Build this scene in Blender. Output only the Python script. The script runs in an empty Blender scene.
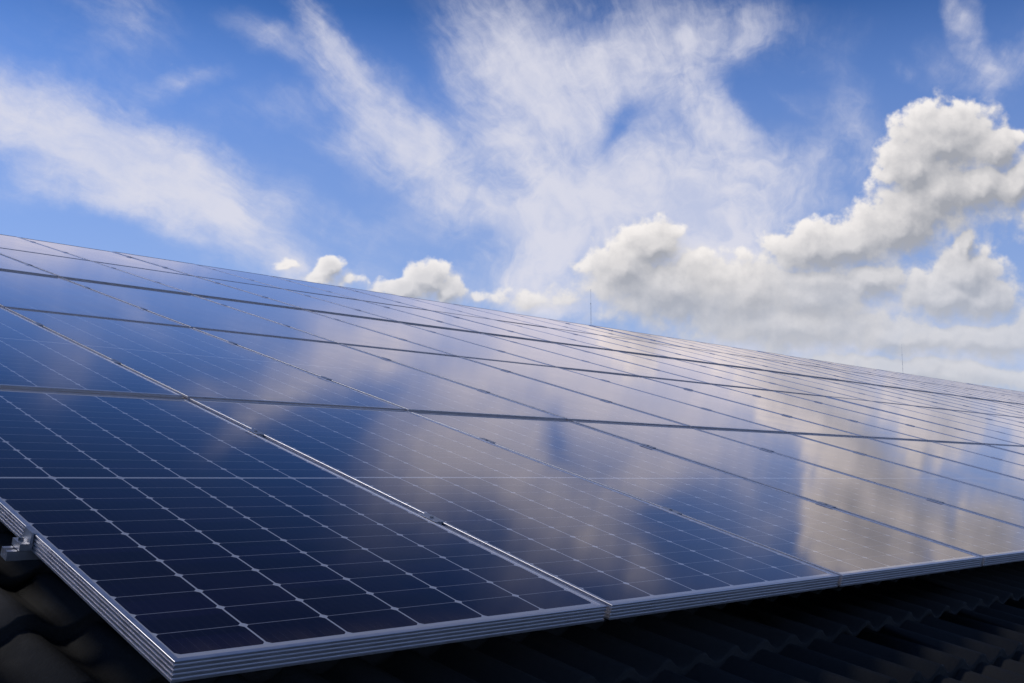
import bpy, bmesh, math, random
import numpy as np
from mathutils import Matrix, Vector
random.seed(7)
rad = math.radians
scene = bpy.context.scene
C = scene.collection

# ------------------------------------------------------------------ frames of reference
SLOPE = rad(15.83)
BASE_H = 6.0
ARR = Matrix.Translation((0, 0, BASE_H)) @ Matrix.Rotation(SLOPE, 4, 'X')   # array plane: x along the eave, y up the slope
CAM_X = Vector((0.7158902, -0.6717297, 0.1904741))       # camera right, down, forward, measured in the array plane's frame
CAM_Y = Vector((0.0914746, -0.1802179, -0.9793640))
CAM_Z = Vector((0.6921947, 0.7185407, -0.0675701))
CAM_POS = Vector((-0.79690, -1.43694, 0.70221))
FOCAL = 1041.54

# ------------------------------------------------------------------ camera
cam = bpy.data.cameras.new('camera')
cam.sensor_width = 36.0
cam.lens = 36.0 * FOCAL / 1024.0
cam.clip_start = 0.05
cam.clip_end = 9000
cam_o = bpy.data.objects.new('camera', cam)
C.objects.link(cam_o)
m = Matrix((( CAM_X.x, -CAM_Y.x, -CAM_Z.x, CAM_POS.x),
            ( CAM_X.y, -CAM_Y.y, -CAM_Z.y, CAM_POS.y),
            ( CAM_X.z, -CAM_Y.z, -CAM_Z.z, CAM_POS.z),
            (0, 0, 0, 1)))
cam_o.matrix_world = ARR @ m
scene.camera = cam_o

# ------------------------------------------------------------------ exposure
scene.view_settings.view_transform = 'Standard'
scene.view_settings.look = 'None'
scene.view_settings.exposure = 0.0
scene.view_settings.gamma = 1.0
scene.render.resolution_x = 1024
scene.render.resolution_y = 683

# ------------------------------------------------------------------ sun
SUN_EL = rad(50)
SUN_AZ = rad(124)                      # angle from +X towards +Y
sd = Vector((math.cos(SUN_EL) * math.cos(SUN_AZ), math.cos(SUN_EL) * math.sin(SUN_AZ), math.sin(SUN_EL)))
sun = bpy.data.lights.new('sun', 'SUN')
sun.energy = 1.0                       # veiled by thin cloud: no hard shadows in the photograph
sun.angle = rad(10)
sun.color = (1.0, 0.95, 0.88)
sun_o = bpy.data.objects.new('sun', sun)
C.objects.link(sun_o)
sun_o.rotation_euler = sd.to_track_quat('Z', 'Y').to_euler()
sun_o.location = (0, 0, 40)

# ------------------------------------------------------------------ node helper
class NT:
    def __init__(s, tree):
        s.t = tree; s.n = tree.nodes; s.l = tree.links
    def put(s, inp, v):
        if hasattr(v, 'is_output') or isinstance(v, bpy.types.NodeSocket): s.l.new(v, inp)
        else: inp.default_value = v
    def node(s, kind, **kw):
        n = s.n.new(kind)
        for k, v in kw.items(): setattr(n, k, v)
        return n
    def m(s, op, a, b=None, c=None, clamp=False):
        n = s.node('ShaderNodeMath', operation=op); n.use_clamp = clamp
        s.put(n.inputs[0], a)
        if b is not None: s.put(n.inputs[1], b)
        if c is not None: s.put(n.inputs[2], c)
        return n.outputs[0]
    def vm(s, op, a, b=None, out=0):
        n = s.node('ShaderNodeVectorMath', operation=op)
        s.put(n.inputs[0], a)
        if b is not None:
            s.put(n.inputs[3 if op == 'SCALE' else 1], b)
        return n.outputs[out]
    def xyz(s, x, y, z=0.0):
        n = s.node('ShaderNodeCombineXYZ')
        s.put(n.inputs[0], x); s.put(n.inputs[1], y); s.put(n.inputs[2], z)
        return n.outputs[0]
    def sep(s, v):
        n = s.node('ShaderNodeSeparateXYZ'); s.put(n.inputs[0], v)
        return n.outputs
    def noise(s, vec, scale, detail=4, rough=0.5, out=0, dist=0.0, dims='3D'):
        n = s.node('ShaderNodeTexNoise', noise_dimensions=dims)
        s.put(n.inputs['Vector'], vec); n.inputs['Scale'].default_value = scale
        n.inputs['Detail'].default_value = detail; n.inputs['Roughness'].default_value = rough
        n.inputs['Distortion'].default_value = dist
        return n.outputs[out]
    def map(s, v, a, b, c, d, smooth=True):
        n = s.node('ShaderNodeMapRange', interpolation_type='SMOOTHSTEP' if smooth else 'LINEAR')
        s.put(n.inputs[0], v)
        for i, q in enumerate((a, b, c, d)): s.put(n.inputs[i + 1], q)
        return n.outputs[0]
    def mix(s, f, a, b, mode='MIX'):
        n = s.node('ShaderNodeMix', data_type='RGBA', blend_type=mode)
        s.put(n.inputs[0], f); s.put(n.inputs[6], a); s.put(n.inputs[7], b)
        return n.outputs[2]

# ------------------------------------------------------------------ sky with clouds (direction based, at infinity)
world = bpy.data.worlds.new('World')
scene.world = world
world.use_nodes = True
wt = world.node_tree
wt.nodes.clear()
W = NT(wt)
A3 = ARR.to_3x3()
AX, AY, AZ = [tuple(A3 @ v) for v in (CAM_X, CAM_Y, CAM_Z)]   # fixed world axes of the part of the sky above the ridge
sky = W.node('ShaderNodeTexSky', sky_type='NISHITA', sun_disc=False, sun_elevation=SUN_EL,
             sun_rotation=math.atan2(sd.x, sd.y), altitude=200, air_density=1.0, dust_density=0.4, ozone_density=2.5)
tc = W.node('ShaderNodeTexCoord')
dirn = tc.outputs['Generated']
dx = W.vm('DOT_PRODUCT', dirn, AX, 1)
dy = W.vm('DOT_PRODUCT', dirn, AY, 1)
dz = W.vm('DOT_PRODUCT', dirn, AZ, 1)
dzc = W.m('MAXIMUM', dz, 0.12)
K = FOCAL / 100.0
gx = W.m('MULTIPLY_ADD', W.m('DIVIDE', dx, dzc), K, 5.12)
gy = W.m('MULTIPLY_ADD', W.m('DIVIDE', dy, dzc), K, 3.415)
G = W.xyz(gx, gy, 0.0)                 # units: 100 = one radian-ish cell of 9.6 degrees

def ell(N, vec, cx, cy, rx, ry, ang):
    """1 at the centre of a turned ellipse, 0 at its rim; all in hundredths"""
    mp = N.node('ShaderNodeMapping', vector_type='TEXTURE')
    mp.inputs['Location'].default_value = (cx / 100, cy / 100, 0)
    mp.inputs['Rotation'].default_value = (0, 0, rad(ang))
    mp.inputs['Scale'].default_value = (rx / 100, ry / 100, 1)
    N.put(mp.inputs['Vector'], vec)
    g = N.node('ShaderNodeTexGradient', gradient_type='SPHERICAL')
    N.l.new(mp.outputs[0], g.inputs[0])
    return g.outputs['Fac']

# ---- cirrus: soft strokes, warped and streaked
warp1 = W.noise(G, 0.9, 3, 0.55, out=1)
warp = W.vm('SCALE', W.vm('SUBTRACT', warp1, (0.5, 0.5, 0.5)), 0.42)
warp2 = W.vm('SCALE', W.vm('SUBTRACT', W.noise(G, 3.2, 4, 0.6, out=1), (0.5, 0.5, 0.5)), 0.26)
Gw = W.vm('MULTIPLY', W.vm('ADD', W.vm('ADD', G, warp), warp2), (1, 1, 0))
strokes = [  # x0, y0, x1, y1, half width, strength
    (-120, 78, 220, 196, 48, .95), (70, 150, 355, 256, 44, 1.0), (-60, 112, 150, 135, 46, .42),
    (-40, 188, 170, 205, 16, .35), (60, 130, 230, 175, 30, .45), (-50, 30, 220, 70, 60, .20),
    (272, -30, 370, 95, 16, .85), (318, 52, 450, 165, 32, .70), (340, 110, 620, 262, 55, .72), (390, 120, 430, 175, 26, .35),
    (400, 190, 600, 258, 18, .45), (225, 15, 320, 68, 18, .5), (140, 92, 225, 72, 12, .4), (90, -20, 160, 25, 34, .5),
    (180, 130, 330, 88, 20, .30), (250, 150, 420, 130, 40, .22),
    (470, -40, 520, 120, 58, .72), (490, 40, 620, 165, 66, .85), (540, 90, 690, -50, 62, .55), (600, 75, 790, 5, 40, .70),
    (600, 50, 730, 125, 36, .60), (690, 90, 830, 200, 26, .62), (560, 150, 850, 255, 72, 1.0), (560, 205, 780, 250, 60, .75),
    (835, 60, 868, 170, 26, .36), (480, 225, 600, 262, 50, .75), (700, 170, 780, 120, 30, .30),
    (955, -30, 978, 60, 16, .62), (925, 60, 1000, 85, 28, .46), (985, 55, 995, 130, 11, .5), (995, 72, 1060, 40, 20, .6),
    (895, 65, 912, 75, 10, .3), (330, 215, 440, 245, 20, .3), (150, 225, 300, 262, 30, .4),
    (455, 288, 620, 292, 26, .55), (270, 268, 300, 270, 16, .5), (500, 300, 640, 300, 22, .4),
    (602, 158, 636, 100, 14, -.6), (740, 110, 790, 150, 24, -.75), (455, 165, 560, 212, 12, -.4),
    (690, 50, 870, 30, 30, .28), (770, 110, 880, 190, 30, .34), (600, 318, 1080, 372, 52, .85), (270, 270, 620, 312, 26, .45),
    (1060, 60, 1300, 150, 70, .6), (-420, -60, -80, 90, 70, .6), (430, -330, 660, -180, 60, .35), (-150, -300, 160, -200, 50, .3),
]
acc = None
for (x0, y0, x1, y1, w, s) in strokes:
    ln = math.hypot(x1 - x0, y1 - y0) / 2
    f = ell(W, Gw, (x0 + x1) / 2, (y0 + y1) / 2, ln + w * 1.1, w * 1.5, math.degrees(math.atan2(y1 - y0, x1 - x0)))
    f = W.m('MULTIPLY', f, s * 1.12)
    acc = f if acc is None else W.m('ADD', acc, f)
# fibres fan out from low on the right, as the wind drew them
fx = W.m('SUBTRACT', W.m('ADD', gx, W.m('MULTIPLY', W.sep(warp)[0], 1.1)), 7.8)
fy = W.m('SUBTRACT', 4.3, W.m('ADD', gy, W.m('MULTIPLY', W.sep(warp)[1], 1.1)))
theta = W.m('ARCTAN2', fx, fy)
rr = W.m('SQRT', W.m('ADD', W.m('MULTIPLY', fx, fx), W.m('MULTIPLY', fy, fy)))
fib = W.xyz(W.m('MULTIPLY', theta, 11.0), W.m('MULTIPLY', rr, 0.42), 0.0)
streak = W.noise(fib, 1.25, 8, 0.64)
streak2 = W.noise(Gw, 2.4, 6, 0.65)
far_out = W.map(rr, 2.2, 6.5, 0.25, 1.9)         # combed only well away from the root of the fan
curl = W.noise(W.vm('ADD', G, W.vm('SCALE', W.vm('SUBTRACT', warp1, (0.5, 0.5, 0.5)), 2.6)), 1.15, 6, 0.58)
swirl = W.m('MULTIPLY', W.m('SUBTRACT', curl, 0.5), W.map(rr, 2.2, 6.5, 2.3, 0.3))
fine = W.m('ADD', W.m('ADD', W.m('MULTIPLY', W.m('SUBTRACT', streak, 0.5), far_out), swirl), W.m('MULTIPLY', W.m('SUBTRACT', streak2, 0.5), 0.8))
cir = W.m('ADD', acc, W.m('MULTIPLY', fine, W.m('MINIMUM', W.m('MULTIPLY_ADD', acc, 1.3, 0.12), 0.75)))
cir = W.m('MULTIPLY', W.map(cir, 0.0, 1.45, 0.0, 1.0), W.map(fine, -0.4, 0.35, 0.66, 0.98))

# ---- cumulus: one node group for the density field, sampled twice to light the puffs
cg = bpy.data.node_groups.new('cumulus_field', 'ShaderNodeTree')
cg.interface.new_socket('P', in_out='INPUT', socket_type='NodeSocketVector')
cg.interface.new_socket('D', in_out='OUTPUT', socket_type='NodeSocketFloat')
cg.interface.new_socket('Low', in_out='OUTPUT', socket_type='NodeSocketFloat')
Q = NT(cg)
gi = Q.node('NodeGroupInput'); go = Q.node('NodeGroupOutput')
P = gi.outputs[0]
wv = Q.vm('SCALE', Q.vm('SUBTRACT', Q.noise(P, 4.2, 3, 0.5, out=1), (0.5, 0.5, 0.5)), 0.24)
Pw = Q.vm('MULTIPLY', Q.vm('ADD', P, wv), (1, 1, 0))
puffs = [ # cx, cy, rx, ry, ang
    (948, 143, 62, 44, 0), (915, 172, 42, 46, 0), (996, 150, 34, 28, 0), (940, 195, 72, 52, -20), (1018, 185, 48, 26, -35),
    (905, 222, 80, 42, -28), (845, 250, 82, 30, -8), (812, 252, 52, 30, 0), (1060, 190, 60, 60, 0),
    (980, 190, 52, 40, 0), (905, 232, 60, 30, -20), (968, 278, 46, 42, 0), (948, 298, 72, 30, 0), (985, 300, 50, 28, 0), (966, 243, 14, 22, 0),
    (652, 247, 36, 30, 0), (628, 272, 50, 36, 0), (672, 292, 96, 46, 6), (742, 300, 90, 46, 0), (812, 298, 90, 44, 0), (790, 325, 160, 36, 4),
    (870, 282, 50, 26, 0), (905, 340, 90, 20, 0), (985, 342, 80, 22, 0), (900, 372, 190, 20, 3), (1060, 330, 60, 30, 0),
    (430, 282, 27, 22, 0), (406, 291, 26, 14, 0), (448, 292, 18, 18, 0), (330, 271, 15, 14, 0, .9), (318, 278, 20, 10, 0, .7), (345, 280, 26, 12, 0, .6), (284, 268, 20, 10, 0, .55), 
    (380, 288, 40, 12, 8, .5), (478, 298, 34, 14, 0, .5), (525, 302, 56, 16, 4, .55), (570, 300, 40, 26, 0, .5),
    (1150, 300, 100, 60, 0), (1300, 330, 120, 60, 0), (-120, 300, 120, 50, 0), (-300, 260, 110, 60, 0),
]
acc2 = None
for (cx, cy, rx, ry, a, *st) in puffs:
    f = ell(Q, Pw, cx, cy, rx * 1.55, ry * 1.55, a)
    if st: f = Q.m('MULTIPLY', f, st[0])
    if acc2 is None: acc2 = f
    else:
        n = Q.node('ShaderNodeMath', operation='SMOOTH_MAX'); Q.put(n.inputs[0], acc2); Q.put(n.inputs[1], f); n.inputs[2].default_value = 0.20
        acc2 = n.outputs[0]
fb = Q.noise(P, 5.0, 8, 0.56)
vo = Q.node('ShaderNodeTexVoronoi', feature='F1', distance='EUCLIDEAN'); vo.normalize = True
Q.put(vo.inputs['Vector'], Pw); vo.inputs['Scale'].default_value = 5.5; vo.inputs['Detail'].default_value = 2.5; vo.inputs['Roughness'].default_value = 0.55
bil = Q.m('MULTIPLY', Q.m('SUBTRACT', 0.42, vo.outputs['Distance']), 0.34)
dd = Q.m('ADD', Q.m('ADD', acc2, Q.m('MULTIPLY', Q.m('SUBTRACT', fb, 0.5), 0.56)), bil)
Q.l.new(dd, go.inputs[0]); Q.l.new(acc2, go.inputs[1])
def field(vec):
    n = W.node('ShaderNodeGroup'); n.node_tree = cg
    W.put(n.inputs[0], vec)
    return n.outputs[0], n.outputs[1]
D0, L0 = field(G)
D1, L1 = field(W.vm('ADD', G, (-0.045, -0.085, 0.0)))
relief = W.m('SUBTRACT', D0, D1)
lit = W.map(relief, -0.26, 0.24, 0.0, 1.0, False)
big = W.map(W.m('SUBTRACT', L0, L1), -0.17, 0.16, 0.0, 1.0, False)
edge_w = W.map(big, 0.15, 0.85, 0.55, 0.20, False)
alpha = W.map(D0, 0.29, W.m('ADD', 0.29, edge_w), 0.0, 1.0)
alpha = W.m('MULTIPLY', alpha, W.map(L0, 0.06, 0.22, 0.0, 1.0))
thick = W.map(L0, 0.35, 0.85, 0.0, 1.0)
bright = W.m('ADD', W.m('MULTIPLY', lit, 0.42), W.m('MULTIPLY', big, 0.44))
bright = W.m('SUBTRACT', bright, W.m('MULTIPLY', thick, 0.42))
bright = W.m('ADD', bright, 0.18, clamp=True)
cloud_dark = (3.7, 3.8, 4.15, 1)
cloud_lite = (9.5, 9.05, 8.75, 1)
ccol = W.mix(bright, cloud_dark, cloud_lite)
ccol = W.mix(W.map(W.sep(dirn)[2], 0.08, 0.24, 0.60, 0.0), ccol, (6.0, 6.1, 6.5, 1))
cir_col = (7.3, 7.3, 8.2, 1)

# ---- clear air: Nishita blue, deepened as by a polarised camera, pale towards the horizon
el = W.sep(dirn)[2]
base = W.mix(1.0, sky.outputs[0], (0.44, 0.78, 1.33, 1), 'MULTIPLY')
zen = W.map(el, 0.33, 0.56, 1.0, 0.24)
base = W.mix(1.0, base, W.xyz(zen, zen, zen), 'MULTIPLY')
low = W.map(el, 0.0, 0.42, 0.85, 0.0, False)
base = W.mix(low, base, (4.3, 5.1, 7.2, 1))
c1 = W.mix(W.m('MULTIPLY', cir, 0.92), base, cir_col)
above = W.map(el, -0.02, 0.02, 0.0, 1.0)
front = W.map(dz, 0.12, 0.3, 0.0, 1.0)
al = W.m('MULTIPLY', W.m('MULTIPLY', W.m('MULTIPLY', alpha, W.map(el, 0.08, 0.24, 0.78, 1.0)), above), front)
c2 = W.mix(W.m('MULTIPLY', al, 0.96), W.mix(W.m('MULTIPLY', front, above), base, c1), ccol)
bg = W.node('ShaderNodeBackground')
bg.inputs['Strength'].default_value = 0.1
W.l.new(c2, bg.inputs['Color'])
wo = W.node('ShaderNodeOutputWorld')
W.l.new(bg.outputs[0], wo.inputs['Surface'])
world.cycles.sampling_method = 'MANUAL'
world.cycles.sample_map_resolution = 512

# ------------------------------------------------------------------ materials
def mat(name):
    mt = bpy.data.materials.new(name); mt.use_nodes = True
    t = mt.node_tree
    return mt, NT(t), t.nodes['Principled BSDF']

def plain(name, col, rough, metal=0.0, var=0.15, scale=8.0):
    mt, N, b = mat(name)
    o = N.node('ShaderNodeTexCoord').outputs['Object']
    f = N.noise(o, scale, 5, 0.6)
    N.put(b.inputs['Base Color'], N.mix(N.map(f, 0.3, 0.7, 0, 1), tuple(c * (1 - var) for c in col) + (1,), tuple(min(1, c * (1 + var)) for c in col) + (1,)))
    N.put(b.inputs['Roughness'], N.map(f, 0.3, 0.7, rough * 0.88, min(1, rough * 1.12)))
    b.inputs['Metallic'].default_value = metal
    return mt

PW, PH, FH = 1.038, 2.128, 0.035       # panel width, length, frame depth
GU, GV = 0.018, 0.024                  # gaps along the row, between rows
ALU = plain('anodised_aluminium', (0.78, 0.77, 0.82), 0.38, 0.90, 0.02, 30)
CLAMP = plain('bright_aluminium', (0.58, 0.58, 0.62), 0.40, 0.8, 0.05, 30)
STEEL = plain('stainless_bolt', (0.30, 0.30, 0.31), 0.35, 0.9, 0.1, 60)
BACK = plain('white_backsheet', (0.62, 0.62, 0.64), 0.6, 0, 0.03)

def cell_material():
    mt, N, b = mat('solar_cells_under_glass')
    o = N.node('ShaderNodeTexCoord').outputs['Object']
    s = N.sep(o)
    x, y = s[0], s[1]
    MX, MY, MG = 0.014, 0.027, 0.010       # margins and half the middle gap band
    pc = (PW - 2 * MX) / 6
    py = (PH / 2 - MY - MG / 2) / 12
    cx = N.m('DIVIDE', N.m('SUBTRACT', x, MX), pc)
    yy = N.m('SUBTRACT', N.m('ABSOLUTE', N.m('SUBTRACT', y, PH / 2)), MG / 2)
    cy = N.m('DIVIDE', yy, py)
    def edge(c, pitch):
        f = N.m('FRACT', c)
        return N.m('MULTIPLY', N.m('MINIMUM', f, N.m('SUBTRACT', 1.0, f)), pitch)
    ex, ey = edge(cx, pc), edge(cy, py)
    gapx = N.m('LESS_THAN', ex, 0.0020)
    gapy = N.m('LESS_THAN', ey, 0.0010)
    cham = N.m('LESS_THAN', N.m('ADD', ex, N.m('MULTIPLY', ey, 0.9)), 0.0100)
    outx = N.m('GREATER_THAN', N.m('ABSOLUTE', N.m('SUBTRACT', x, PW / 2)), PW / 2 - MX)
    outy = N.m('MAXIMUM', N.m('LESS_THAN', yy, 0.0), N.m('GREATER_THAN', yy, 12 * py))
    white = N.m('MAXIMUM', N.m('MAXIMUM', N.m('MAXIMUM', gapx, gapy), cham), N.m('MAXIMUM', outx, outy))
    bus = N.m('LESS_THAN', edge(N.m('ADD', N.m('MULTIPLY', cx, 9), 0.5), pc / 9), 0.00035)
    # each cell a shade of its own, and the finest mottling of the wafer
    wn = N.node('ShaderNodeTexWhiteNoise', noise_dimensions='3D')
    oi = N.node('ShaderNodeObjectInfo')
    N.put(wn.inputs['Vector'], N.xyz(N.m('FLOOR', cx), N.m('FLOOR', N.m('DIVIDE', y, py)), oi.outputs['Random']))
    cell = N.mix(wn.outputs['Value'], (0.005, 0.0032, 0.015, 1), (0.009, 0.0055, 0.030, 1))
    cell = N.mix(N.m('MULTIPLY', bus, 0.22), cell, (0.16, 0.17, 0.20, 1))
    col = N.mix(white, cell, (0.66, 0.67, 0.74, 1))
    col = N.mix(N.m('MULTIPLY', N.m('MULTIPLY', gapy, N.m('SUBTRACT', 1.0, cham)), N.m('LESS_THAN', yy, 12 * py - 0.003)), col, (0.34, 0.345, 0.40, 1))
    mid = N.m('LESS_THAN', yy, 0.0)
    col = N.mix(mid, col, (0.62, 0.63, 0.68, 1))
    # thin dust film, heavier along the lower edge where rain dries
    d = N.noise(o, 3.0, 6, 0.6)
    d2 = N.noise(o, 260.0, 2, 0.5)
    spots = N.m('GREATER_THAN', d2, 0.735)
    low = N.m('MULTIPLY', N.map(y, 0.012, 0.10, 0.14, 0.0), N.map(N.noise(N.vm('MULTIPLY', o, (22.0, 3.0, 1.0)), 1.0, 4, 0.6), 0.3, 0.7, 0.25, 1.0))
    runs = N.m('MULTIPLY', N.map(N.noise(N.vm('MULTIPLY', o, (30.0, 1.3, 1.0)), 1.0, 5, 0.6), 0.58, 0.75, 0.0, 0.022), 1.0)
    low = N.m('ADD', low, runs)
    dust = N.m('ADD', N.m('ADD', N.map(d, 0.35, 0.75, 0.012, 0.042), low), N.m('MULTIPLY', spots, 0.10))
    col = N.mix(dust, col, (0.36, 0.27, 0.23, 1))
    N.put(b.inputs['Base Color'], col)
    N.put(b.inputs['Roughness'], N.map(d, 0.3, 0.7, 0.055, 0.085))
    b.inputs['Specular IOR Level'].default_value = 0.0
    # prismatic solar glass: a faint fine texture
    bn = N.node('ShaderNodeBump'); bn.inputs['Strength'].default_value = 0.02; bn.inputs['Distance'].default_value = 0.002
    N.put(bn.inputs['Height'], N.noise(o, 5.0, 3, 0.5)); N.l.new(bn.outputs[0], b.inputs['Normal'])
    # coated front glass: Fresnel mirror with the faint magenta cast of an anti-reflection coating,
    # a little stronger than one bare surface because the cell sheet behind it mirrors too
    gl = N.node('ShaderNodeBsdfGlossy'); gl.inputs['Color'].default_value = (1.0, 0.92, 0.915, 1)
    N.put(gl.inputs['Roughness'], N.map(d, 0.3, 0.7, 0.058, 0.088)); N.l.new(bn.outputs[0], gl.inputs['Normal'])
    fr = N.node('ShaderNodeFresnel'); fr.inputs['IOR'].default_value = 1.5; N.l.new(bn.outputs[0], fr.inputs['Normal'])
    fac = N.m('MULTIPLY', fr.outputs[0], N.map(fr.outputs[0], 0.12, 0.5, 1.0, 1.30, False), clamp=True)
    fac = N.m('MULTIPLY', fac, N.m('SUBTRACT', 1.0, N.m('MULTIPLY', dust, 0.8)))
    mx = N.node('ShaderNodeMixShader'); N.put(mx.inputs[0], fac)
    N.l.new(b.outputs[0], mx.inputs[1]); N.l.new(gl.outputs[0], mx.inputs[2])
    N.l.new(mx.outputs[0], N.n['Material Output'].inputs['Surface'])
    return mt
CELLS = cell_material()

def roof_material():
    mt, N, b = mat('dark_concrete_tiles')
    o = N.node('ShaderNodeTexCoord').outputs['Object']
    s = N.sep(o)
    wn = N.node('ShaderNodeTexWhiteNoise', noise_dimensions='2D')
    N.put(wn.inputs['Vector'], N.xyz(N.m('FLOOR', N.m('DIVIDE', s[0], 0.2916)), N.m('FLOOR', N.m('DIVIDE', N.m('ADD', s[1], 0.005), 0.305))))
    f = N.noise(o, 9.0, 7, 0.65)
    c = N.mix(wn.outputs['Value'], (0.024, 0.0235, 0.024, 1), (0.034, 0.033, 0.034, 1))
    c = N.mix(N.map(f, 0.55, 0.8, 0, 0.5), c, (0.032, 0.032, 0.034, 1))
    N.put(b.inputs['Base Color'], c)
    b.inputs['Specular IOR Level'].default_value = 0.25
    N.put(b.inputs['Roughness'], N.map(f, 0.3, 0.7, 0.75, 0.9))
    bn = N.node('ShaderNodeBump'); bn.inputs['Strength'].default_value = 0.35; bn.inputs['Distance'].default_value = 0.004
    N.put(bn.inputs['Height'], N.noise(o, 120, 4, 0.6)); N.l.new(bn.outputs[0], b.inputs['Normal'])
    return mt
ROOF = roof_material()
WALL = plain('rendered_wall', (0.55, 0.52, 0.46), 0.85, 0, 0.08, 2.0)
DARK = plain('dark_painted_metal', (0.03, 0.03, 0.035), 0.45, 0.0, 0.1)
MASTP = plain('grey_galvanised_mast', (0.78, 0.79, 0.82), 0.6, 0.0, 0.1, 1)

def ground_material():
    mt, N, b = mat('field_ground')
    o = N.node('ShaderNodeTexCoord').outputs['Object']
    f = N.noise(o, 0.02, 8, 0.6); g = N.noise(o, 1.5, 6, 0.7)
    c = N.mix(N.map(f, 0.4, 0.6, 0, 1), (0.05, 0.075, 0.025, 1), (0.10, 0.09, 0.05, 1))
    c = N.mix(N.map(g, 0.3, 0.7, 0, 0.5), c, (0.035, 0.05, 0.02, 1))
    N.put(b.inputs['Base Color'], c); b.inputs['Roughness'].default_value = 0.95
    return mt
GROUND = ground_material()

# ------------------------------------------------------------------ mesh helpers
def new_obj(name, verts, faces, mats, parent=None, mw=None, fm=None, smooth=False):
    me = bpy.data.meshes.new(name)
    me.from_pydata([tuple(v) for v in verts], [], faces)
    for mt in (mats if isinstance(mats, (list, tuple)) else [mats]): me.materials.append(mt)
    if fm: me.polygons.foreach_set('material_index', fm)
    if smooth: me.polygons.foreach_set('use_smooth', [True] * len(me.polygons))
    me.update()
    o = bpy.data.objects.new(name, me); C.objects.link(o)
    if parent: o.parent = parent
    if mw is not None: o.matrix_basis = mw
    return o

class Shape:
    def __init__(s): s.v = []; s.f = []
    def box(s, x0, x1, y0, y1, z0, z1):
        b = len(s.v)
        s.v += [(x0, y0, z0), (x1, y0, z0), (x1, y1, z0), (x0, y1, z0), (x0, y0, z1), (x1, y0, z1), (x1, y1, z1), (x0, y1, z1)]
        s.f += [tuple(b + i for i in q) for q in ((0, 3, 2, 1), (4, 5, 6, 7), (0, 1, 5, 4), (1, 2, 6, 5), (2, 3, 7, 6), (3, 0, 4, 7))]
        return s
    def cyl(s, x, y, z0, z1, r, n=12):
        b = len(s.v)
        for z in (z0, z1):
            s.v += [(x + r * math.cos(2 * math.pi * i / n), y + r * math.sin(2 * math.pi * i / n), z) for i in range(n)]
        s.f += [(b + i, b + (i + 1) % n, b + n + (i + 1) % n, b + n + i) for i in range(n)]
        s.f += [tuple(b + i for i in reversed(range(n))), tuple(b + n + i for i in range(n))]
        return s
    def prism_x(s, prof, x0, x1):
        """profile in (y, z), anticlockwise seen from +x, extruded along x"""
        b = len(s.v); n = len(prof)
        s.v += [(x0, y, z) for y, z in prof] + [(x1, y, z) for y, z in prof]
        s.f += [(b + i, b + (i + 1) % n, b + n + (i + 1) % n, b + n + i) for i in range(n)]
        s.f += [tuple(b + i for i in reversed(range(n))), tuple(b + n + i for i in range(n))]
        return s
    def prism_y(s, prof, y0, y1):
        b = len(s.v); n = len(prof)
        s.v += [(x, y0, z) for x, z in prof] + [(x, y1, z) for x, z in prof]
        s.f += [(b + i, b + n + i, b + n + (i + 1) % n, b + (i + 1) % n) for i in range(n)]
        s.f += [tuple(b + i for i in range(n)), tuple(b + n + i for i in reversed(range(n)))]
        return s
    def bar(s, p, q, r):
        p, q = Vector(p), Vector(q); d = (q - p).normalized()
        a = d.orthogonal().normalized(); c = d.cross(a)
        b = len(s.v)
        for e in (p, q):
            s.v += [tuple(e + r * (math.cos(t) * a + math.sin(t) * c)) for t in (0.785, 2.356, 3.927, 5.498)]
        s.f += [(b + i, b + (i + 1) % 4, b + 4 + (i + 1) % 4, b + 4 + i) for i in range(4)]
        s.f += [(b + 3, b + 2, b + 1, b), (b + 4, b + 5, b + 6, b + 7)]
        return s
    def build(s, name, mt, parent=None, mw=None, smooth=False):
        return new_obj(name, s.v, s.f, mt, parent, mw, None, smooth)

def empty(name, mw, label, cat, group=None):
    o = bpy.data.objects.new(name, None); C.objects.link(o)
    o.matrix_world = mw; o.empty_display_size = 0.2
    o['label'] = label; o['category'] = cat
    if group: o['group'] = group
    return o

# ------------------------------------------------------------------ ground
g = new_obj('ground', [(-4000, -4000, 0), (4000, -4000, 0), (4000, 4000, 0), (-4000, 4000, 0)], [(0, 1, 2, 3)], GROUND)
g['kind'] = 'structure'

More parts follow.
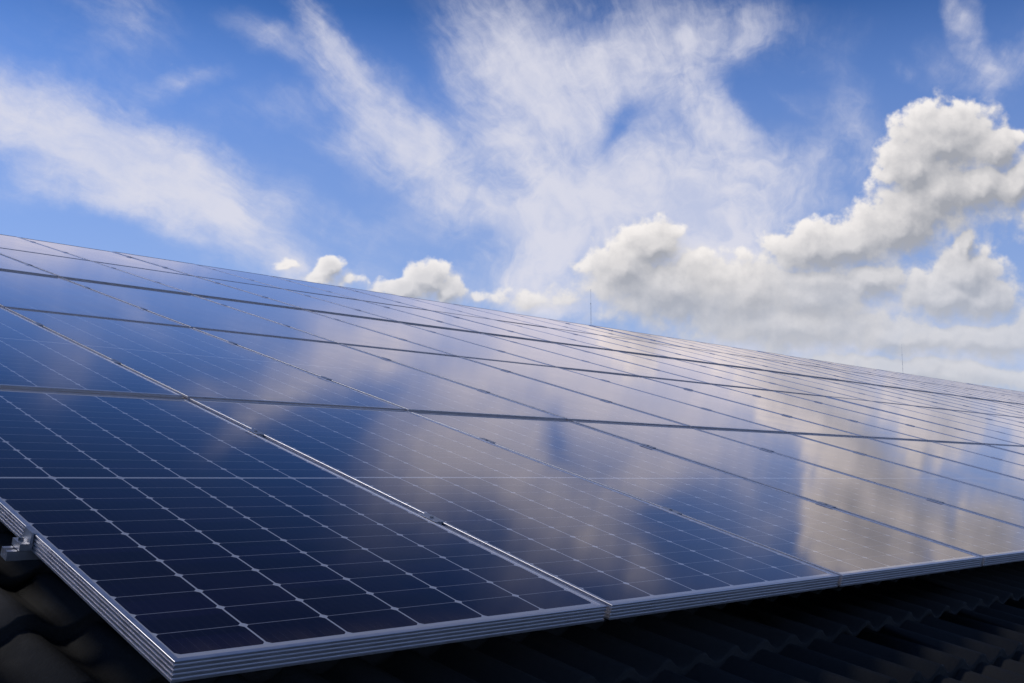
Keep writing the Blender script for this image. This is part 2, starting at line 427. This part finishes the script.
# ------------------------------------------------------------------ the building under the array
RU0, RU1 = -5.1, 42.0
V_EAVE, V_RIDGE = -3.36, 11.2
house = empty('building', Matrix.Translation((0, 0, 0)), 'long building with a dark tiled roof that carries all the solar panels', 'building')
Z_CREST = -0.16
def tile_roof():
    per = 0.1458; amp = 0.019; seg = 8; ramp = 0.026; crs = 0.305; v0 = -0.005
    x0 = math.floor(RU0 / per) * per
    nu = int((RU1 - x0) / per) * seg + 1
    xs = x0 + np.arange(nu) * per / seg
    ph = (np.arange(nu) % seg) / seg * 2 * math.pi
    wave = np.cos(ph)
    wave = np.where(wave > 0, wave ** 0.8, -np.abs(wave) ** 1.3 * 0.8) * amp - amp
    k0 = math.floor((V_EAVE - v0) / crs); k1 = math.ceil((V_RIDGE - v0) / crs)
    rows = []
    for k in range(k0, k1):
        ya, yb = v0 + k * crs, v0 + (k + 1) * crs
        # butt end of the course (thick rounded nose), its top face, and down to the head
        for y, zz, ws in ((ya + 0.006, -ramp, 1.0), (ya, -0.006, 1.0), (ya + 0.004, 0.0, 1.0), (yb + 0.004, -ramp, 1.0)):
            rows.append((y, zz, ws))
    nr = len(rows)
    co = np.zeros((nr, nu, 3))
    rng = np.random.RandomState(3)
    for i, (y, zz, ws) in enumerate(rows):
        tile = (np.arange(nu) // (2 * seg))
        jit = rng.RandomState(i // 4).normal(0, 0.0016, tile.max() + 1)[tile] if hasattr(rng, 'RandomState') else np.random.RandomState(i // 4).normal(0, 0.0018, tile.max() + 1)[tile]
        co[i, :, 0] = xs; co[i, :, 1] = y + jit; co[i, :, 2] = Z_CREST + zz + wave * ws + (jit if i % 4 in (1, 2) else 0)
    idx = np.arange(nr * nu).reshape(nr, nu)
    q = np.stack([idx[:-1, :-1], idx[:-1, 1:], idx[1:, 1:], idx[1:, :-1]], -1).reshape(-1, 4)
    me = bpy.data.meshes.new('roof')
    me.vertices.add(nr * nu); me.vertices.foreach_set('co', co.reshape(-1))
    me.loops.add(q.size); me.loops.foreach_set('vertex_index', q.reshape(-1).astype(np.int32))
    me.polygons.add(len(q)); me.polygons.foreach_set('loop_start', np.arange(0, q.size, 4, dtype=np.int32))
    me.update(calc_edges=True)
    me.materials.append(ROOF)
    o = bpy.data.objects.new('roof', me); C.objects.link(o)
    o.parent = house; o.matrix_basis = ARR
    return o
roof = tile_roof()
# back slope, underside, ridge, walls (world axes)
def aw(u, v, z): return ARR @ Vector((u, v, z))
e0 = aw(0, V_EAVE, Z_CREST - 0.12); r0 = aw(0, V_RIDGE, Z_CREST - 0.06)
half = r0.y - e0.y
s = Shape(); b = 0
ys = [e0.y, r0.y, r0.y + half]; zt = [e0.z, r0.z, e0.z]
s.prism_x([(ys[0], zt[0] - 0.10), (ys[2], zt[2] - 0.10), (ys[2], zt[2]), (ys[1], zt[1]), (ys[0], zt[0])], RU0 + 0.02, RU1 - 0.2)
s.build('roof_deck', ROOF, house)
s = Shape(); s.prism_x([(-0.12, -0.02), (0.0, -0.05), (0.12, -0.02), (0.07, 0.035), (0, 0.055), (-0.07, 0.035)], RU0, RU1)
s.build('ridge_cap', ROOF, house, Matrix.Translation((0, r0.y, r0.z + 0.06)))
s = Shape(); s.prism_x([(-0.07, 0), (-0.05, -0.07), (0.05, -0.07), (0.07, 0.0), (0.06, 0), (0.045, -0.06), (-0.045, -0.06), (-0.06, 0)], RU0, RU1)
s.build('gutter', DARK, house, Matrix.Translation((0, e0.y - 0.05, e0.z)))
s = Shape(); s.box(RU0 + 0.5, RU1 - 0.7, ys[0] + 0.5, ys[2] - 0.5, 0.0, zt[0] - 0.101)
s.build('wall', WALL, house)

# ------------------------------------------------------------------ solar panel: one frame mesh, one glazed cell sheet
def frame_mesh():
    # profile as (inset from the outer face, z): ribbed outer side, top lip, inner rebate
    prof = [(0.004, -FH)]
    z = -FH
    prof = [(0.0, -FH)]
    nrib = 4; pitch = (FH - 0.004) / nrib
    for k in range(nrib):
        zb = -FH + k * pitch
        prof += [(0.0, zb + pitch * 0.56), (0.0032, zb + pitch * 0.62), (0.0032, zb + pitch * 0.94), (0.0, zb + pitch)]
    prof += [(0.0, -0.0006), (0.0006, 0.0), (0.0105, 0.0), (0.011, -0.0004), (0.011, -0.0022), (0.0042, -0.0022), (0.0042, -FH + 0.002), (0.026, -FH + 0.002), (0.026, -FH)]
    n = len(prof)
    V = []
    for (sx, sy, ox, oy) in ((1, 1, 0, 0), (-1, 1, PW, 0), (-1, -1, PW, PH), (1, -1, 0, PH)):
        for d, z in prof: V.append((ox + sx * d, oy + sy * d, z))
    F = []
    for c in range(4):
        a, b = c * n, ((c + 1) % 4) * n
        for i in range(n):
            j = (i + 1) % n
            F.append((a + i, b + i, b + j, a + j))
    me = bpy.data.meshes.new('frame'); me.from_pydata(V, [], F); me.materials.append(ALU); me.update()
    bm = bmesh.new(); bm.from_mesh(me); bmesh.ops.recalc_face_normals(bm, faces=bm.faces); bm.to_mesh(me); bm.free()
    return me
def sheet_mesh():
    s = Shape(); s.box(0.0045, PW - 0.0045, 0.0045, PH - 0.0045, -0.0075, -0.0024)
    me = bpy.data.meshes.new('cell_sheet'); me.from_pydata(s.v, [], s.f)
    me.materials.append(BACK); me.materials.append(CELLS)
    me.polygons.foreach_set('material_index', [0, 1, 0, 0, 0, 0]); me.update()
    return me
FRAME, SHEET = frame_mesh(), sheet_mesh()

NC = 36
ROW_Z = [0.0, 0.005, 0.007, 0.016, 0.016]
ORD = ['', 'first', 'second', 'third', 'fourth', 'fifth', 'sixth', 'seventh', 'eighth', 'ninth', 'tenth', 'eleventh', 'twelfth',
       'thirteenth', 'fourteenth', 'fifteenth', 'sixteenth', 'seventeenth', 'eighteenth', 'nineteenth', 'twentieth',
       'twenty-first', 'twenty-second', 'twenty-third', 'twenty-fourth', 'twenty-fifth', 'twenty-sixth', 'twenty-seventh',
       'twenty-eighth', 'twenty-ninth', 'thirtieth', 'thirty-first', 'thirty-second', 'thirty-third', 'thirty-fourth', 'thirty-fifth', 'thirty-sixth']
ROWN = ['front row', 'second row up', 'third row up', 'fourth row up', 'topmost row']
def px(u, v, z):
    d = Vector((u, v, z)) - CAM_POS
    w = d.dot(CAM_Z)
    if w < 0.05: return None
    return (512 + FOCAL * d.dot(CAM_X) / w, 341.5 + FOCAL * d.dot(CAM_Y) / w)
def in_frame(u, v, z):
    n = 0
    for i in range(21):
        for j in range(21):
            p = px(u + PW * i / 20, v + PH * j / 20, z)
            if p and 0 <= p[0] <= 1024 and 0 <= p[1] <= 683: n += 1
    return n > 0
rng = random.Random(11)
for r in range(5):
    seen = 0
    for c in range(NC):
        u, v, z = c * (PW + GU), r * (PH + GV), ROW_Z[r]
        vis = in_frame(u, v, z)
        if vis: seen += 1
        if not vis and seen: break         # the rest of the row lies past the right of the photograph
        if r == 0 and c == 0: lab = 'dark navy solar panel at the near left corner, its ribbed left side showing'
        elif r == 0: lab = 'solar panel in the front row, %s from the near lower left corner' % ORD[c + 1]
        elif vis:
            lab = 'solar panel in the %s, %s in from the left edge of the photo' % (ROWN[r], ORD[seen])
        else: lab = 'solar panel in the %s, left of the photo, %s from the row end' % (ROWN[r], ORD[c + 1])
        t = ARR @ Matrix.Translation((u, v, z)) @ Matrix.Rotation(rng.gauss(0, 0.0007), 4, 'X') @ Matrix.Rotation(rng.gauss(0, 0.0010), 4, 'Y')
        e = empty('solar_panel', t, lab, 'solar panel', 'solar panels in five rows up the roof slope')
        for nm, me in (('frame', FRAME), ('cell_sheet', SHEET)):
            o = bpy.data.objects.new(nm, me); C.objects.link(o); o.parent = e
    # one more panel past the edge keeps the row going for a viewer a step to the side
    for extra in range(3):
        c2 = c + extra
        if c2 >= NC: break
        u = c2 * (PW + GU)
        e = empty('solar_panel', ARR @ Matrix.Translation((u, v, z)), 'solar panel in the %s, %s past the right edge of the photo' % (ROWN[r], ORD[extra + 1]),
                  'solar panel', 'solar panels in five rows up the roof slope')
        for nm, me in (('frame', FRAME), ('cell_sheet', SHEET)):
            o = bpy.data.objects.new(nm, me); C.objects.link(o); o.parent = e
    ROW_Z[r] = (ROW_Z[r], c + 3)

# ------------------------------------------------------------------ rails with clamps and roof hooks
def rail_profile():
    h = 0.020; w = 0.017
    return [(-w, -FH - h), (w, -FH - h), (w, -FH - 0.001), (0.006, -FH - 0.001), (0.006, -FH - 0.012), (-0.006, -FH - 0.012), (-0.006, -FH - 0.001), (-w, -FH - 0.001)]
mc = Shape(); mc.box(-0.0165, 0.0165, -0.038, 0.038, 0.0008, 0.0026)
mc.box(-0.008, 0.008, -0.038, 0.038, -0.012, 0.0008)
MIDC = mc.build('mid_clamp', CLAMP); MIDC_ME = MIDC.data; bpy.data.objects.remove(MIDC)
s = Shape(); s.cyl(0, 0, 0.0027, 0.0052, 0.0055, 6); t_ = s.build('bolt', STEEL); BOLT_ME = t_.data; bpy.data.objects.remove(t_)
# end clamp: stepped block beside the frame with a lip over its edge
s = Shape(); s.prism_y([(-0.036, -FH + 0.001), (-0.002, -FH + 0.001), (-0.002, 0.0008), (0.006, 0.0008), (0.006, 0.0026), (-0.008, 0.0026), (-0.010, -0.016), (-0.030, -0.016), (-0.032, -FH + 0.001)][0:0] + [(-0.026, -FH + 0.001), (-0.0015, -FH + 0.001), (-0.0015, 0.0008), (0.006, 0.0008), (0.006, 0.0026), (-0.006, 0.0026), (-0.008, -0.020), (-0.026, -0.020)], -0.022, 0.022)
t_ = s.build('end_clamp', CLAMP); ENDC_ME = t_.data; bpy.data.objects.remove(t_)
s = Shape(); s.cyl(-0.017, 0, -0.0199, -0.013, 0.0058, 6); t_ = s.build('bolt', STEEL); EBOLT_ME = t_.data; bpy.data.objects.remove(t_)
# hook: foot beside the rail, arm down to the tiles
s = Shape(); s.box(-0.018, 0.018, 0.0205, 0.026, -FH - 0.075, -FH - 0.004); s.box(-0.018, 0.018, 0.0265, 0.15, -FH - 0.0752, -FH - 0.0692)
s.box(-0.03, 0.03, 0.145, 0.151, -0.19, -FH - 0.0755)
t_ = s.build('roof_hook', STEEL); HOOK_ME = t_.data; bpy.data.objects.remove(t_)
for r in range(5):
    z, ncol = ROW_Z[r]
    for which, dv in (('lower', 0.660), ('upper', 1.615)):
        v = r * (PH + GV) + dv
        L = ncol * (PW + GU)
        lab = 'silver mounting rail under the %s solar panels of the %s' % (which + ' half of the', ROWN[r])
        if r == 0 and which == 'lower': lab = 'silver mounting rail whose cut end sticks out left of the near corner solar panel'
        e = empty('mounting_rail', ARR @ Matrix.Translation((0, v, z)), lab, 'rail', 'mounting rails under the solar panels')
        s = Shape(); s.prism_x(rail_profile(), -0.046, L + 0.05); s.build('rail_profile', CLAMP, e)
        o = bpy.data.objects.new('end_clamp', ENDC_ME); C.objects.link(o); o.parent = e
        b_ = bpy.data.objects.new('bolt', EBOLT_ME); C.objects.link(b_); b_.parent = o
        for c in range(1, ncol):
            o = bpy.data.objects.new('mid_clamp', MIDC_ME); C.objects.link(o); o.parent = e
            o.location = (c * (PW + GU) - GU / 2, rng.uniform(-0.012, 0.012), 0)
            if c < 4 and r < 1:
                b_ = bpy.data.objects.new('bolt', BOLT_ME); C.objects.link(b_); b_.parent = o
        for k in range(0, int(L / 1.458) + 1):
            o = bpy.data.objects.new('roof_hook', HOOK_ME); C.objects.link(o); o.parent = e
            o.location = (0.28 + k * 1.458, 0, 0)

# ------------------------------------------------------------------ far lattice masts behind the ridge
def world_dir(X, Y):
    d = CAM_Z + CAM_X * ((X - 512) / FOCAL) + CAM_Y * ((Y - 341.5) / FOCAL)
    return (A3 @ d).normalized()
camw = cam_o.matrix_world.translation
def mast(X, Ytop, dist, width, label):
    d = world_dir(X, Ytop)
    h = math.hypot(d.x, d.y)
    base = Vector((camw.x + d.x / h * dist, camw.y + d.y / h * dist, 0))
    top = camw.z + d.z / h * dist
    e = empty('radio_mast', Matrix.Translation(base), label, 'mast', 'radio masts behind the roof')
    s = Shape(); n = int(top / 3)
    pts = [(width * math.cos(a), width * math.sin(a)) for a in (0.3, 2.394, 4.489)]
    for (x, y) in pts: s.bar((x, y, 0), (x, y, top * 0.93), width * 0.16)
    for k in range(n):
        z0, z1 = top * 0.93 * k / n, top * 0.93 * (k + 1) / n
        for i in range(3):
            p, q = pts[i], pts[(i + 1) % 3]
            s.bar((p[0], p[1], z0), (q[0], q[1], z1), width * 0.09)
            s.bar((p[0], p[1], z1), (q[0], q[1], z1), width * 0.09)
    s.build('lattice_shaft', MASTP, e)
    s = Shape(); s.cyl(0, 0, top * 0.925, top, width * 0.25, 8); s.box(-width, width, -width * 0.2, width * 0.2, top * 0.925, top * 0.93)
    s.build('antenna', MASTP, e)
mast(590.7, 289, 420, 0.17, 'taller thin grey radio mast behind the top row of panels, left of the cloud bank')
mast(901.5, 344, 520, 0.10, 'faint short radio mast tip low behind the top row towards the right of the photo')
